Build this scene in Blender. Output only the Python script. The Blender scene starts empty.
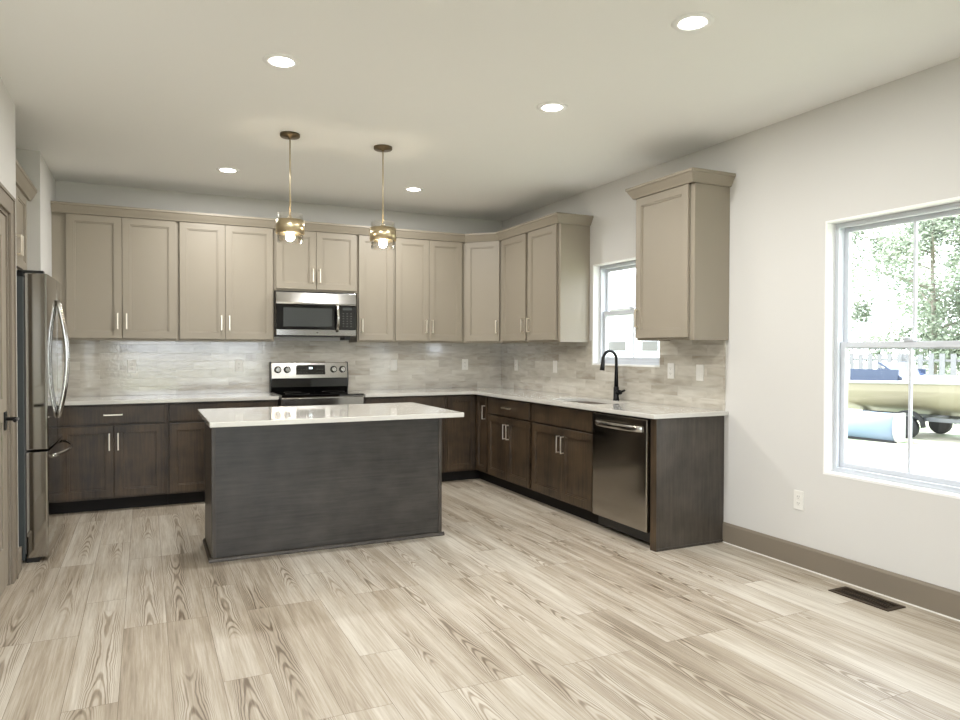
import bpy, bmesh, math, random
from mathutils import Vector, Matrix

S = bpy.context.scene
COL = S.collection
R = math.radians

# ------------------------------------------------------------------ camera
YAW, PIT, ROLL, FPX = R(25.4343), R(-0.9096), R(0.1522), 704.31
fw = Vector((math.sin(YAW)*math.cos(PIT), math.cos(YAW)*math.cos(PIT), math.sin(PIT)))
rt = Vector((math.cos(YAW), -math.sin(YAW), 0))
up = rt.cross(fw)
r2 = rt*math.cos(ROLL)+up*math.sin(ROLL)
u2 = up*math.cos(ROLL)-rt*math.sin(ROLL)
cam = bpy.data.cameras.new('camera')
cam.sensor_width = 36
cam.lens = FPX/960*36
cam.shift_y = 0.86/960
cam.clip_start = .05
cam.clip_end = 300
camo = bpy.data.objects.new('camera', cam)
COL.objects.link(camo)
M3 = Matrix((r2, u2, -fw)).transposed()
camo.matrix_world = Matrix.Translation((-3.6429, -7.0897, 1.3349)) @ M3.to_4x4()
S.camera = camo

# ------------------------------------------------------------------ world, sun, exposure
S.view_settings.view_transform = 'Standard'
S.view_settings.look = 'None'
S.view_settings.gamma = 1
S.view_settings.use_curve_mapping = False
S.view_settings.exposure = 0.08
w = bpy.data.worlds.new('sky')
S.world = w
w.use_nodes = True
bg = w.node_tree.nodes['Background']
bg.inputs[0].default_value = (.86, .93, 1, 1)
bg.inputs[1].default_value = 6.8
sl = bpy.data.lights.new('sun', 'SUN')
sl.energy = 8.0
sl.angle = R(1.5)
sl.color = (1, .97, .93)
so = bpy.data.objects.new('sun', sl)
so.rotation_euler = Vector((.12, -.45, -1)).to_track_quat('-Z', 'Y').to_euler()
COL.objects.link(so)
DOWN_W, PEND_W = 21.0, 5.0

# ------------------------------------------------------------------ materials
def lin(c):
    return tuple((x/255/12.92 if x/255 <= .04045 else ((x/255+.055)/1.055)**2.4) for x in c)+(1,)

def newmat(name):
    m = bpy.data.materials.new(name)
    m.use_nodes = True
    return m, m.node_tree.nodes, m.node_tree.links, m.node_tree.nodes['Principled BSDF']

def plain(name, rgb, rough=.5, metal=0., spec=.5, bump=0., scale=60, var=.04, coat=0):
    m, n, l, p = newmat(name)
    c = lin(rgb)
    p.inputs['Roughness'].default_value = rough
    p.inputs['Metallic'].default_value = metal
    p.inputs['Specular IOR Level'].default_value = spec
    p.inputs['Coat Weight'].default_value = coat
    tc = n.new('ShaderNodeTexCoord')
    ns = n.new('ShaderNodeTexNoise')
    ns.inputs['Scale'].default_value = scale
    l.new(tc.outputs['Object'], ns.inputs['Vector'])
    mx = n.new('ShaderNodeMix')
    mx.data_type = 'RGBA'
    mx.inputs[6].default_value = tuple(x*(1-var) for x in c[:3])+(1,)
    mx.inputs[7].default_value = tuple(min(1, x*(1+var)) for x in c[:3])+(1,)
    l.new(ns.outputs['Fac'], mx.inputs[0])
    l.new(mx.outputs[2], p.inputs['Base Color'])
    if bump:
        b = n.new('ShaderNodeBump')
        b.inputs['Strength'].default_value = bump
        b.inputs['Distance'].default_value = .002
        l.new(ns.outputs['Fac'], b.inputs['Height'])
        l.new(b.outputs[0], p.inputs['Normal'])
    return m

def wood(name, dark, light, stretch=(30, 30, 1.6), rough=.4, fine=2.2):
    m, n, l, p = newmat(name)
    p.inputs['Roughness'].default_value = rough
    tc = n.new('ShaderNodeTexCoord')
    mp = n.new('ShaderNodeMapping')
    mp.inputs['Scale'].default_value = stretch
    l.new(tc.outputs['Object'], mp.inputs[0])
    a = n.new('ShaderNodeTexNoise')
    a.inputs['Scale'].default_value = fine
    a.inputs['Detail'].default_value = 7
    a.inputs['Roughness'].default_value = .65
    l.new(mp.outputs[0], a.inputs['Vector'])
    b = n.new('ShaderNodeTexNoise')
    b.inputs['Scale'].default_value = 5
    b.inputs['Detail'].default_value = 3
    l.new(tc.outputs['Object'], b.inputs['Vector'])
    ad = n.new('ShaderNodeMath')
    ad.operation = 'ADD'
    l.new(a.outputs[0], ad.inputs[0])
    l.new(b.outputs[0], ad.inputs[1])
    cr = n.new('ShaderNodeValToRGB')
    cr.color_ramp.elements[0].position = .36
    cr.color_ramp.elements[1].position = .64
    cr.color_ramp.elements[0].color = lin(dark)
    cr.color_ramp.elements[1].color = lin(light)
    h = n.new('ShaderNodeMath')
    h.operation = 'MULTIPLY'
    h.inputs[1].default_value = .5
    l.new(ad.outputs[0], h.inputs[0])
    l.new(h.outputs[0], cr.inputs[0])
    l.new(cr.outputs[0], p.inputs['Base Color'])
    bp = n.new('ShaderNodeBump')
    bp.inputs['Strength'].default_value = .12
    bp.inputs['Distance'].default_value = .002
    l.new(a.outputs[0], bp.inputs['Height'])
    l.new(bp.outputs[0], p.inputs['Normal'])
    return m

def floor_mat():
    m, n, l, p = newmat('oak_plank_floor')
    tc = n.new('ShaderNodeTexCoord')
    mp = n.new('ShaderNodeMapping')          # planks run along y
    mp.inputs['Rotation'].default_value = (0, 0, R(90))
    mp.inputs['Location'].default_value = (0.31, 0, 0)
    l.new(tc.outputs['Object'], mp.inputs[0])
    br = n.new('ShaderNodeTexBrick')
    br.offset = .37
    br.offset_frequency = 3
    br.squash = 1
    br.inputs['Color1'].default_value = (0, 0, 0, 1)
    br.inputs['Color2'].default_value = (1, 1, 1, 1)
    br.inputs['Mortar'].default_value = (.5, .5, .5, 1)
    br.inputs['Scale'].default_value = 1
    br.inputs['Mortar Size'].default_value = .0011
    br.inputs['Mortar Smooth'].default_value = .1
    br.inputs['Brick Width'].default_value = 1.22
    br.inputs['Row Height'].default_value = .187
    l.new(mp.outputs[0], br.inputs['Vector'])
    w1 = n.new('ShaderNodeMath')
    w1.operation = 'MULTIPLY'
    w1.inputs[1].default_value = 37
    l.new(br.outputs['Color'], w1.inputs[0])
    # cathedral grain: stretched, distorted noise, offset per plank
    st = n.new('ShaderNodeMapping')
    st.inputs['Scale'].default_value = (1.2, .9, 1)
    l.new(tc.outputs['Object'], st.inputs[0])
    g1 = n.new('ShaderNodeTexNoise')
    g1.noise_dimensions = '4D'
    g1.inputs['Scale'].default_value = 1
    g1.inputs['Detail'].default_value = 1.5
    g1.inputs['Distortion'].default_value = .3
    l.new(st.outputs[0], g1.inputs['Vector'])
    l.new(w1.outputs[0], g1.inputs['W'])
    def mth(op, a_, b_=None, c_=None):
        q = n.new('ShaderNodeMath')
        q.operation = op
        for i_, v_ in enumerate((a_, b_, c_)):
            if v_ is None:
                continue
            if isinstance(v_, (int, float)):
                q.inputs[i_].default_value = v_
            else:
                l.new(v_, q.inputs[i_])
        return q.outputs[0]
    sx = n.new('ShaderNodeSeparateXYZ')
    l.new(tc.outputs['Object'], sx.inputs[0])
    u_ = mth('SUBTRACT', mth('FLOORED_MODULO', sx.outputs[0], .187), .0935)
    u_ = mth('MULTIPLY_ADD', mth('SUBTRACT', br.outputs['Color'], .5), .06, u_)
    wob = n.new('ShaderNodeTexNoise')
    wob.noise_dimensions = '4D'
    wob.inputs['Scale'].default_value = 1
    wob.inputs['Detail'].default_value = 2.5
    stw = n.new('ShaderNodeMapping')
    stw.inputs['Scale'].default_value = (14, 5, 1)
    l.new(tc.outputs['Object'], stw.inputs[0])
    l.new(stw.outputs[0], wob.inputs['Vector'])
    l.new(w1.outputs[0], wob.inputs['W'])
    u_ = mth('ADD', u_, mth('MULTIPLY', mth('SUBTRACT', wob.outputs[0], .5), .03))
    ph = mth('MULTIPLY_ADD', mth('MULTIPLY', u_, u_), 1500, mth('MULTIPLY', g1.outputs[0], 16))
    ph = mth('MULTIPLY', mth('MULTIPLY_ADD', sx.outputs[1], 3.0, ph), 6.2832)
    class _S: pass
    s2 = _S()
    s2.outputs = [mth('SINE', ph)]
    near = mth('SUBTRACT', 1, mth('SMOOTH_MIN', mth('MULTIPLY', mth('ABSOLUTE', u_), 13), 1, .3))
    # fine fibre streaks
    st2 = n.new('ShaderNodeMapping')
    st2.inputs['Scale'].default_value = (110, 3.5, 1)
    l.new(tc.outputs['Object'], st2.inputs[0])
    g2 = n.new('ShaderNodeTexNoise')
    g2.noise_dimensions = '4D'
    g2.inputs['Scale'].default_value = 1
    g2.inputs['Detail'].default_value = 5
    g2.inputs['Roughness'].default_value = .7
    l.new(st2.outputs[0], g2.inputs['Vector'])
    l.new(w1.outputs[0], g2.inputs['W'])
    # broad blotches stretched along the plank
    st3 = n.new('ShaderNodeMapping')
    st3.inputs['Scale'].default_value = (15, 1.0, 1)
    l.new(tc.outputs['Object'], st3.inputs[0])
    g3 = n.new('ShaderNodeTexNoise')
    g3.noise_dimensions = '4D'
    g3.inputs['Scale'].default_value = 1
    g3.inputs['Detail'].default_value = 3
    l.new(st3.outputs[0], g3.inputs['Vector'])
    l.new(w1.outputs[0], g3.inputs['W'])
    def mr(src, a, b, c, d):
        q = n.new('ShaderNodeMapRange')
        q.inputs[1].default_value = a
        q.inputs[2].default_value = b
        q.inputs[3].default_value = c
        q.inputs[4].default_value = d
        l.new(src, q.inputs[0])
        return q.outputs[0]
    # rings only show where the broad noise is high (plank centre figure)
    ringmask = mth('MULTIPLY', mr(g1.outputs[0], .44, .56, 0, 1), mr(near, 0, .45, 0, 1))
    ring = mr(s2.outputs[0], -.1, .9, 0, 1)
    rm = n.new('ShaderNodeMath')
    rm.operation = 'MULTIPLY'
    l.new(ring, rm.inputs[0])
    l.new(ringmask, rm.inputs[1])
    val = n.new('ShaderNodeMath')
    val.operation = 'MULTIPLY_ADD'
    val.inputs[1].default_value = .50
    l.new(rm.outputs[0], val.inputs[0])
    l.new(mr(g3.outputs[0], .34, .70, .06, .46), val.inputs[2])
    v2 = n.new('ShaderNodeMath')
    v2.operation = 'ADD'
    l.new(val.outputs[0], v2.inputs[0])
    l.new(mr(g2.outputs[0], .32, .68, -.16, .22), v2.inputs[1])
    v3 = n.new('ShaderNodeMath')
    v3.operation = 'ADD'
    l.new(v2.outputs[0], v3.inputs[0])
    l.new(mr(br.outputs['Color'], 0, 1, -.12, .16), v3.inputs[1])
    cr = n.new('ShaderNodeValToRGB')
    e = cr.color_ramp.elements
    e[0].position = .0
    e[0].color = lin((194, 187, 174))
    e[1].position = 1
    e[1].color = lin((100, 86, 69))
    x = e.new(.42)
    x.color = lin((162, 150, 133))
    l.new(v3.outputs[0], cr.inputs[0])
    mx = n.new('ShaderNodeMix')
    mx.data_type = 'RGBA'
    mx.inputs[7].default_value = lin((112, 98, 82))
    l.new(br.outputs['Fac'], mx.inputs[0])
    l.new(cr.outputs[0], mx.inputs[6])
    l.new(mx.outputs[2], p.inputs['Base Color'])
    p.inputs['Specular IOR Level'].default_value = .5
    l.new(mr(g2.outputs[0], .3, .7, .36, .5), p.inputs['Roughness'])
    bp = n.new('ShaderNodeBump')
    bp.inputs['Strength'].default_value = .12
    bp.inputs['Distance'].default_value = .002
    l.new(g2.outputs[0], bp.inputs['Height'])
    l.new(bp.outputs[0], p.inputs['Normal'])
    return m

def tile_mat(name, axis):
    m, n, l, p = newmat(name)
    tc = n.new('ShaderNodeTexCoord')
    sp = n.new('ShaderNodeSeparateXYZ')
    l.new(tc.outputs['Object'], sp.inputs[0])
    cb = n.new('ShaderNodeCombineXYZ')
    l.new(sp.outputs[axis], cb.inputs[0])
    zz = n.new('ShaderNodeMath')
    zz.operation = 'SUBTRACT'
    zz.inputs[1].default_value = .914-.0766
    l.new(sp.outputs[2], zz.inputs[0])
    l.new(zz.outputs[0], cb.inputs[1])
    br = n.new('ShaderNodeTexBrick')
    br.offset = .5
    br.inputs['Color1'].default_value = (0, 0, 0, 1)
    br.inputs['Color2'].default_value = (1, 1, 1, 1)
    br.inputs['Mortar'].default_value = (.5, .5, .5, 1)
    br.inputs['Scale'].default_value = 1
    br.inputs['Mortar Size'].default_value = .0013
    br.inputs['Mortar Smooth'].default_value = .2
    br.inputs['Brick Width'].default_value = .308
    br.inputs['Row Height'].default_value = .0766
    l.new(cb.outputs[0], br.inputs['Vector'])
    w1 = n.new('ShaderNodeMath')
    w1.operation = 'MULTIPLY'
    w1.inputs[1].default_value = 23
    l.new(br.outputs['Color'], w1.inputs[0])
    mp = n.new('ShaderNodeMapping')
    mp.inputs['Scale'].default_value = (5, 22, 1)
    l.new(cb.outputs[0], mp.inputs[0])
    g = n.new('ShaderNodeTexNoise')
    g.noise_dimensions = '4D'
    g.inputs['Scale'].default_value = 1
    g.inputs['Detail'].default_value = 4
    g.inputs['Distortion'].default_value = .6
    l.new(mp.outputs[0], g.inputs['Vector'])
    l.new(w1.outputs[0], g.inputs['W'])
    ad = n.new('ShaderNodeMath')
    ad.operation = 'MULTIPLY_ADD'
    ad.inputs[1].default_value = .30
    l.new(br.outputs['Color'], ad.inputs[0])
    l.new(g.outputs[0], ad.inputs[2])
    cr = n.new('ShaderNodeValToRGB')
    e = cr.color_ramp.elements
    e[0].position = .32
    e[0].color = lin((214, 210, 200))
    e[1].position = .95
    e[1].color = lin((164, 155, 141))
    x = e.new(.62)
    x.color = lin((196, 190, 178))
    l.new(ad.outputs[0], cr.inputs[0])
    mx = n.new('ShaderNodeMix')
    mx.data_type = 'RGBA'
    mx.inputs[7].default_value = lin((190, 186, 176))
    l.new(br.outputs['Fac'], mx.inputs[0])
    l.new(cr.outputs[0], mx.inputs[6])
    l.new(mx.outputs[2], p.inputs['Base Color'])
    p.inputs['Roughness'].default_value = .05
    p.inputs['IOR'].default_value = 1.75
    # handmade waviness
    wv = n.new('ShaderNodeTexNoise')
    wv.inputs['Scale'].default_value = 42
    wv.inputs['Detail'].default_value = 2
    l.new(cb.outputs[0], wv.inputs['Vector'])
    mm = n.new('ShaderNodeMath')
    mm.operation = 'MULTIPLY_ADD'
    mm.inputs[1].default_value = -1.0
    l.new(br.outputs['Fac'], mm.inputs[0])
    l.new(wv.outputs[0], mm.inputs[2])
    bp = n.new('ShaderNodeBump')
    bp.inputs['Strength'].default_value = .5
    bp.inputs['Distance'].default_value = .0014
    l.new(mm.outputs[0], bp.inputs['Height'])
    l.new(bp.outputs[0], p.inputs['Normal'])
    return m

def steel(name, rgb=(168, 166, 162), rough=.24, along='z'):
    m, n, l, p = newmat(name)
    p.inputs['Metallic'].default_value = 1
    p.inputs['Base Color'].default_value = lin(rgb)
    tc = n.new('ShaderNodeTexCoord')
    mp = n.new('ShaderNodeMapping')
    mp.inputs['Scale'].default_value = {'z': (160, 160, 2), 'x': (2, 2, 300)}[along]
    l.new(tc.outputs['Object'], mp.inputs[0])
    g = n.new('ShaderNodeTexNoise')
    g.inputs['Scale'].default_value = 1
    g.inputs['Detail'].default_value = 3
    l.new(mp.outputs[0], g.inputs['Vector'])
    q = n.new('ShaderNodeMapRange')
    q.inputs[3].default_value = rough*.8
    q.inputs[4].default_value = rough*1.2
    l.new(g.outputs[0], q.inputs[0])
    l.new(q.outputs[0], p.inputs['Roughness'])
    return m

def glass_mat(name, tint=(1, 1, 1), gloss=.08):
    m = bpy.data.materials.new(name)
    m.use_nodes = True
    n, l = m.node_tree.nodes, m.node_tree.links
    n.clear()
    o = n.new('ShaderNodeOutputMaterial')
    t = n.new('ShaderNodeBsdfTransparent')
    t.inputs[0].default_value = tint+(1,)
    g = n.new('ShaderNodeBsdfGlossy')
    g.inputs['Roughness'].default_value = .02
    f = n.new('ShaderNodeLayerWeight')
    f.inputs[0].default_value = .5
    pw = n.new('ShaderNodeMath')
    pw.operation = 'POWER'
    pw.inputs[1].default_value = 3
    l.new(f.outputs['Facing'], pw.inputs[0])
    ad = n.new('ShaderNodeMath')
    ad.operation = 'MULTIPLY_ADD'
    ad.inputs[1].default_value = gloss
    ad.inputs[2].default_value = .03 + gloss*.06
    l.new(pw.outputs[0], ad.inputs[0])
    x = n.new('ShaderNodeMixShader')
    l.new(ad.outputs[0], x.inputs[0])
    l.new(t.outputs[0], x.inputs[1])
    l.new(g.outputs[0], x.inputs[2])
    l.new(x.outputs[0], o.inputs[0])
    return m

def emit(name, rgb, s):
    m, n, l, p = newmat(name)
    p.inputs['Base Color'].default_value = rgb+(1,)
    p.inputs['Emission Color'].default_value = rgb+(1,)
    p.inputs['Emission Strength'].default_value = s
    return m

def leaf_mat(name, a, b):
    m, n, l, p = newmat(name)
    g = n.new('ShaderNodeTexNoise')
    g.inputs['Scale'].default_value = 1.3
    tc = n.new('ShaderNodeTexCoord')
    l.new(tc.outputs['Object'], g.inputs['Vector'])
    cr = n.new('ShaderNodeValToRGB')
    cr.color_ramp.elements[0].position = .35
    cr.color_ramp.elements[1].position = .65
    cr.color_ramp.elements[0].color = lin(a)
    cr.color_ramp.elements[1].color = lin(b)
    l.new(g.outputs[0], cr.inputs[0])
    l.new(cr.outputs[0], p.inputs['Base Color'])
    p.inputs['Roughness'].default_value = .7
    return m

MT = dict(
    wall=plain('wall_paint', (211, 209, 205), .75, bump=.06, scale=180, var=.012),
    ceil=plain('ceiling_paint', (240, 240, 237), .85, bump=.05, scale=150, var=.012),
    white=plain('white_vinyl', (206, 210, 216), .35, var=.01),
    whitetrim=plain('white_jamb_paint', (240, 240, 238), .5, var=.01),
    taupe=plain('taupe_cabinet_paint', (147, 138, 123), .48, var=.015, scale=4),
    trim=plain('taupe_trim_paint', (128, 118, 104), .6, var=.02, scale=5),
    bwood=wood('dark_stained_wood', (36, 27, 18), (80, 64, 46), rough=.4),
    hwood=wood('dark_stain_cool_lit_across', (44, 41, 38), (70, 66, 61), stretch=(1.6, 20, 26), rough=.38),  # island front: cool daylight put into the stain colour as grey
    pwood=wood('dark_stained_panel_upright', (48, 43, 38), (78, 71, 63), stretch=(24, 24, 1.4), rough=.36),
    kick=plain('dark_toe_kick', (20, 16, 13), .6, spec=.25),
    quartz=plain('white_quartz', (200, 197, 190), .08, var=.03, scale=25, coat=.3),
    ss=steel('brushed_stainless'), ssx=steel('brushed_stainless_across', (170, 168, 164), .16, 'x'),
    ssm=steel('polished_stainless', (196, 194, 190), .12), sdark=steel('dark_stainless', (162, 157, 150), .14),
    casing=plain('dark_grey_enamel', (62, 67, 67), .4),
    blk=plain('black_plastic', (18, 18, 18), .35), blkg=plain('black_glass', (8, 8, 9), .04, spec=.7),
    ovenwin=plain('grey_oven_window', (62, 64, 63), .12), matblk=plain('matte_black_metal', (22, 21, 21), .38, metal=.6),
    nickel=plain('champagne_nickel', (236, 228, 214), .3, metal=1), brass=plain('satin_brass', (206, 190, 158), .30, metal=1),
    bronze=plain('dark_bronze', (112, 98, 76), .38, metal=.9),
    vent=plain('oil_bronze_paint', (70, 58, 46), .4, metal=.5), ductshade=plain('black_duct_shade', (6, 6, 6), .9),
    plate=plain('white_plastic_plate', (232, 230, 224), .3, var=.01), slot=plain('slot_grey', (90, 88, 84), .5),
    glass=glass_mat('window_glass'), lglass=glass_mat('lamp_glass', (.98, .98, .97), 1.0),
    bulb=emit('bulb_glow', (1, .86, .66), 60), led=emit('downlight_glow', (1, .96, .9), 22),
    lcd=emit('clock_display', (.75, .9, 1), 1.5),
    grass=leaf_mat('dry_grass', (112, 132, 98), (178, 174, 156)), siding=plain('white_siding', (225, 224, 220), .7),
    bark=plain('bark', (140, 132, 122), .9, bump=.5, scale=20, var=.3), roof=plain('grey_shingle', (108, 108, 112), .8, var=.2),
    plow=plain('pale_blue_steel', (118, 134, 154), .45, var=.05, scale=5), hull=plain('beige_gelcoat', (138, 131, 112), .3),
    hullw=plain('white_gelcoat', (165, 165, 163), .3), rubber=plain('tyre_rubber', (38, 38, 38), .8),
    galv=plain('grey_galvanised', (110, 112, 114), .45, metal=.6), tint=plain('blue_tinted_windscreen', (56, 68, 92), .15),
    fence=plain('weathered_fence_wood', (122, 122, 124), .8, var=.15, scale=6),
)
MT['floor'] = floor_mat()
MT['tile_x'] = tile_mat('glazed_tile_back', 0)
MT['tile_y'] = tile_mat('glazed_tile_right', 1)
MT['leafA'] = leaf_mat('pale_leaves', (98, 112, 90), (148, 158, 136))
MT['leafB'] = leaf_mat('green_leaves', (108, 126, 100), (150, 164, 138))

# ------------------------------------------------------------------ mesh helpers
class MB:
    def __init__(s):
        s.b = bmesh.new()
    def quad(s, vs, smooth=False):
        f = s.b.faces.new([s.b.verts.new(v) for v in vs])
        f.smooth = smooth
        return f
    def box(s, x0, x1, y0, y1, z0, z1):
        v = [s.b.verts.new(p) for p in ((x0, y0, z0), (x1, y0, z0), (x1, y1, z0), (x0, y1, z0), (x0, y0, z1), (x1, y0, z1), (x1, y1, z1), (x0, y1, z1))]
        for q in ((3, 2, 1, 0), (4, 5, 6, 7), (0, 1, 5, 4), (1, 2, 6, 5), (2, 3, 7, 6), (3, 0, 4, 7)):
            s.b.faces.new([v[i] for i in q])
        return s
    def prism(s, pts, z0, z1):
        lo = [s.b.verts.new((p[0], p[1], z0)) for p in pts]
        hi = [s.b.verts.new((p[0], p[1], z1)) for p in pts]
        n = len(pts)
        s.b.faces.new(lo[::-1])
        s.b.faces.new(hi)
        for i in range(n):
            s.b.faces.new((lo[i], lo[(i+1) % n], hi[(i+1) % n], hi[i]))
        return s
    def extr(s, prof, axis, a0, a1, smooth=False):
        """closed 2-D profile extruded along an axis: 'x' uses (y,z), 'y' uses (x,z)"""
        def P(p, a):
            return (a, p[0], p[1]) if axis == 'x' else (p[0], a, p[1])
        A = [s.b.verts.new(P(p, a0)) for p in prof]
        B = [s.b.verts.new(P(p, a1)) for p in prof]
        n = len(prof)
        s.b.faces.new(A)
        s.b.faces.new(B[::-1])
        for i in range(n):
            f = s.b.faces.new((A[i], B[i], B[(i+1) % n], A[(i+1) % n]))
            f.smooth = smooth
        return s
    def lathe(s, prof, c=(0, 0, 0), seg=32, axis='z', smooth=True, closed=False):
        rings = []
        for r, h in prof:
            ring = []
            for i in range(seg):
                a = 2*math.pi*i/seg
                u, v = r*math.cos(a), r*math.sin(a)
                p = {'z': (u, v, h), 'y': (u, h, v), 'x': (h, u, v)}[axis]
                ring.append(s.b.verts.new((c[0]+p[0], c[1]+p[1], c[2]+p[2])))
            rings.append(ring)
        pairs = list(zip(rings, rings[1:]))
        if closed:
            pairs.append((rings[-1], rings[0]))
        for a, b in pairs:
            for i in range(seg):
                f = s.b.faces.new((a[i], a[(i+1) % seg], b[(i+1) % seg], b[i]))
                f.smooth = smooth
        if not closed:
            s.b.faces.new(rings[0][::-1])
            s.b.faces.new(rings[-1])
        return s
    def tube(s, pts, r, seg=12, radii=None, flat=None):
        pts = [Vector(p) for p in pts]
        rings = []
        prev = None
        for i, p in enumerate(pts):
            t = (pts[min(i+1, len(pts)-1)]-pts[max(i-1, 0)]).normalized()
            if prev is None:
                a = Vector((0, 0, 1)) if abs(t.z) < .9 else Vector((1, 0, 0))
                nrm = t.cross(a).normalized()
            else:
                nrm = (prev-t*prev.dot(t)).normalized()
            prev = nrm
            bn = t.cross(nrm)
            rr = radii[i] if radii else r
            ra, rb = (rr, rr) if not flat else (rr*flat[0], rr*flat[1])
            rings.append([s.b.verts.new(p+nrm*ra*math.cos(2*math.pi*k/seg)+bn*rb*math.sin(2*math.pi*k/seg)) for k in range(seg)])
        for a, b in zip(rings, rings[1:]):
            for i in range(seg):
                f = s.b.faces.new((a[i], a[(i+1) % seg], b[(i+1) % seg], b[i]))
                f.smooth = True
        s.b.faces.new(rings[0][::-1])
        s.b.faces.new(rings[-1])
        return s
    def shaker(s, x0, x1, z0, z1, yb=0, t=.02, rail=.06):
        """cabinet door facing -y: raised stiles and rails, bead, recessed centre panel"""
        L = [(0, yb), (0, yb-t+.002), (.002, yb-t), (rail, yb-t), (rail+.001, yb-t+.005), (rail+.010, yb-t+.0055), (rail+.011, yb-t+.012)]
        loops = []
        for i, y in L:
            loops.append([s.b.verts.new(p) for p in ((x0+i, y, z0+i), (x1-i, y, z0+i), (x1-i, y, z1-i), (x0+i, y, z1-i))])
        s.b.faces.new(loops[0][::-1])
        for a, b in zip(loops, loops[1:]):
            for k in range(4):
                s.b.faces.new((a[k], a[(k+1) % 4], b[(k+1) % 4], b[k]))
        s.b.faces.new(loops[-1])
        return s
    def sweep(s, prof, path):
        """profile (out, z) carried along a polyline of (x, y); out is to the right of travel"""
        P = [Vector(p) for p in path]
        rings = []
        for i, p in enumerate(P):
            dirs = []
            if i > 0:
                dirs.append((P[i]-P[i-1]).normalized())
            if i < len(P)-1:
                dirs.append((P[i+1]-P[i]).normalized())
            ns = [Vector((d.y, -d.x)) for d in dirs]
            if len(ns) == 2:
                m = (ns[0]+ns[1]).normalized()
                m = m/m.dot(ns[0])
            else:
                m = ns[0]
            rings.append([s.b.verts.new((p.x+m.x*o, p.y+m.y*o, z)) for o, z in prof])
        n = len(prof)
        for a, b in zip(rings, rings[1:]):
            for k in range(n):
                s.b.faces.new((a[k], b[k], b[(k+1) % n], a[(k+1) % n]))
        s.b.faces.new(rings[0])
        s.b.faces.new(rings[-1][::-1])
        return s
    def build(s, name, mat, parent=None, bevel=0, loc=None, seg=2):
        bmesh.ops.recalc_face_normals(s.b, faces=s.b.faces)
        me = bpy.data.meshes.new(name)
        s.b.to_mesh(me)
        s.b.free()
        me.materials.append(mat)
        o = bpy.data.objects.new(name, me)
        COL.objects.link(o)
        if loc:
            o.location = loc
        if parent:
            o.parent = parent
        if bevel:
            b = o.modifiers.new('bevel', 'BEVEL')
            b.width = bevel
            b.segments = seg
            b.limit_method = 'ANGLE'
            b.angle_limit = R(40)
            b.harden_normals = False
        return o

def thing(name, label, cat, loc=(0, 0, 0), rz=0, group=None):
    o = bpy.data.objects.new(name, None)
    COL.objects.link(o)
    o.empty_display_size = .1
    o.location = loc
    o.rotation_euler = (0, 0, rz)
    return tag(o, label, cat, group)

def tag(o, label, cat, group=None):
    o['label'] = label
    o['category'] = cat
    if group:
        o['group'] = group
    return o

def struct(o):
    o['kind'] = 'structure'
    return o

def light(name, kind, loc, parent, energy, color, size=.05, spread=None):
    L = bpy.data.lights.new(name, kind)
    L.energy = energy
    L.color = color
    if kind == 'AREA':
        L.shape = 'DISK'
        L.size = size
        if spread:
            L.spread = spread
    else:
        L.shadow_soft_size = size
    o = bpy.data.objects.new(name, L)
    o.location = loc
    o.parent = parent
    COL.objects.link(o)
    return o

def dup(root):
    c = root.copy()
    COL.objects.link(c)
    def rec(a, b):
        for ch in list(a.children):
            d = ch.copy()
            COL.objects.link(d)
            d.parent = b
            rec(ch, d)
    rec(root, c)
    return c

# ------------------------------------------------------------------ setting
H = 2.787
XL = -4.335
YR = -10.4
XFAR = -7.6
struct(MB().box(XFAR-.14, .14, YR-.14, .14, -.12, 0).build('floor', MT['floor']))
struct(MB().box(XFAR-.14, .14, YR-.14, .14, H, H+.15).build('ceiling', MT['ceil']))
struct(MB().box(-5.3, .14, 0, .14, 0, H).build('wall_back', MT['wall']))
W1 = (-5.106, -4.19, .60, 2.10)     # large window y0 y1 z0 z1
W2 = (-2.72, -1.79, 1.20, 2.10)    # small window
b = MB()
for y0, y1, z0, z1 in ((YR, W1[0], 0, H), (W1[0], W1[1], 0, W1[2]), (W1[0], W1[1], W1[3], H), (W1[1], W2[0], 0, H),
                       (W2[0], W2[1], 0, W2[2]), (W2[0], W2[1], W2[3], H), (W2[1], 0, 0, H)):
    b.box(0, .14, y0, y1, z0, z1)
struct(b.build('wall_right', MT['wall']))
DY0, DY1, DZ = -3.20, -2.37, 2.09
b = MB()
b.box(-5.3, XL, -1.0, 0, 0, H)                       # return wall beyond the fridge
b.box(-5.3, -5.16, -2.09, -1.0, 0, H)                # back of fridge alcove
b.box(XL-.14, XL, DY1, -2.09, 0, H)
b.box(-5.3, XL-.14, -2.21, -2.09, 0, H)
b.box(XL-.14, XL, DY0, DY1, DZ, H)
b.box(XL-.14, XL, -4.6, DY0, 0, H)
b.box(XL-.9, XL-.75, -4.6, -2.21, 0, H)              # closet behind the door
struct(b.build('wall_left', MT['wall']))
b = MB()
b.box(XFAR, XL, -4.74, -4.6, 0, H)
b.box(XFAR-.14, XFAR, YR, -4.6, 0, H)
struct(b.build('wall_living_side', MT['wall']))
b = MB()
RW = [(-6.9, -5.1, .55, 2.2), (-4.2, -1.0, .02, 2.2)]
cur = XFAR
for x0, x1, z0, z1 in RW:
    b.box(cur, x0, YR-.14, YR, 0, H)
    if z0 > .1:
        b.box(x0, x1, YR-.14, YR, 0, z0)
    b.box(x0, x1, YR-.14, YR, z1, H)
    cur = x1
b.box(cur, .14, YR-.14, YR, 0, H)
struct(b.build('wall_rear', MT['wall']))

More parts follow.
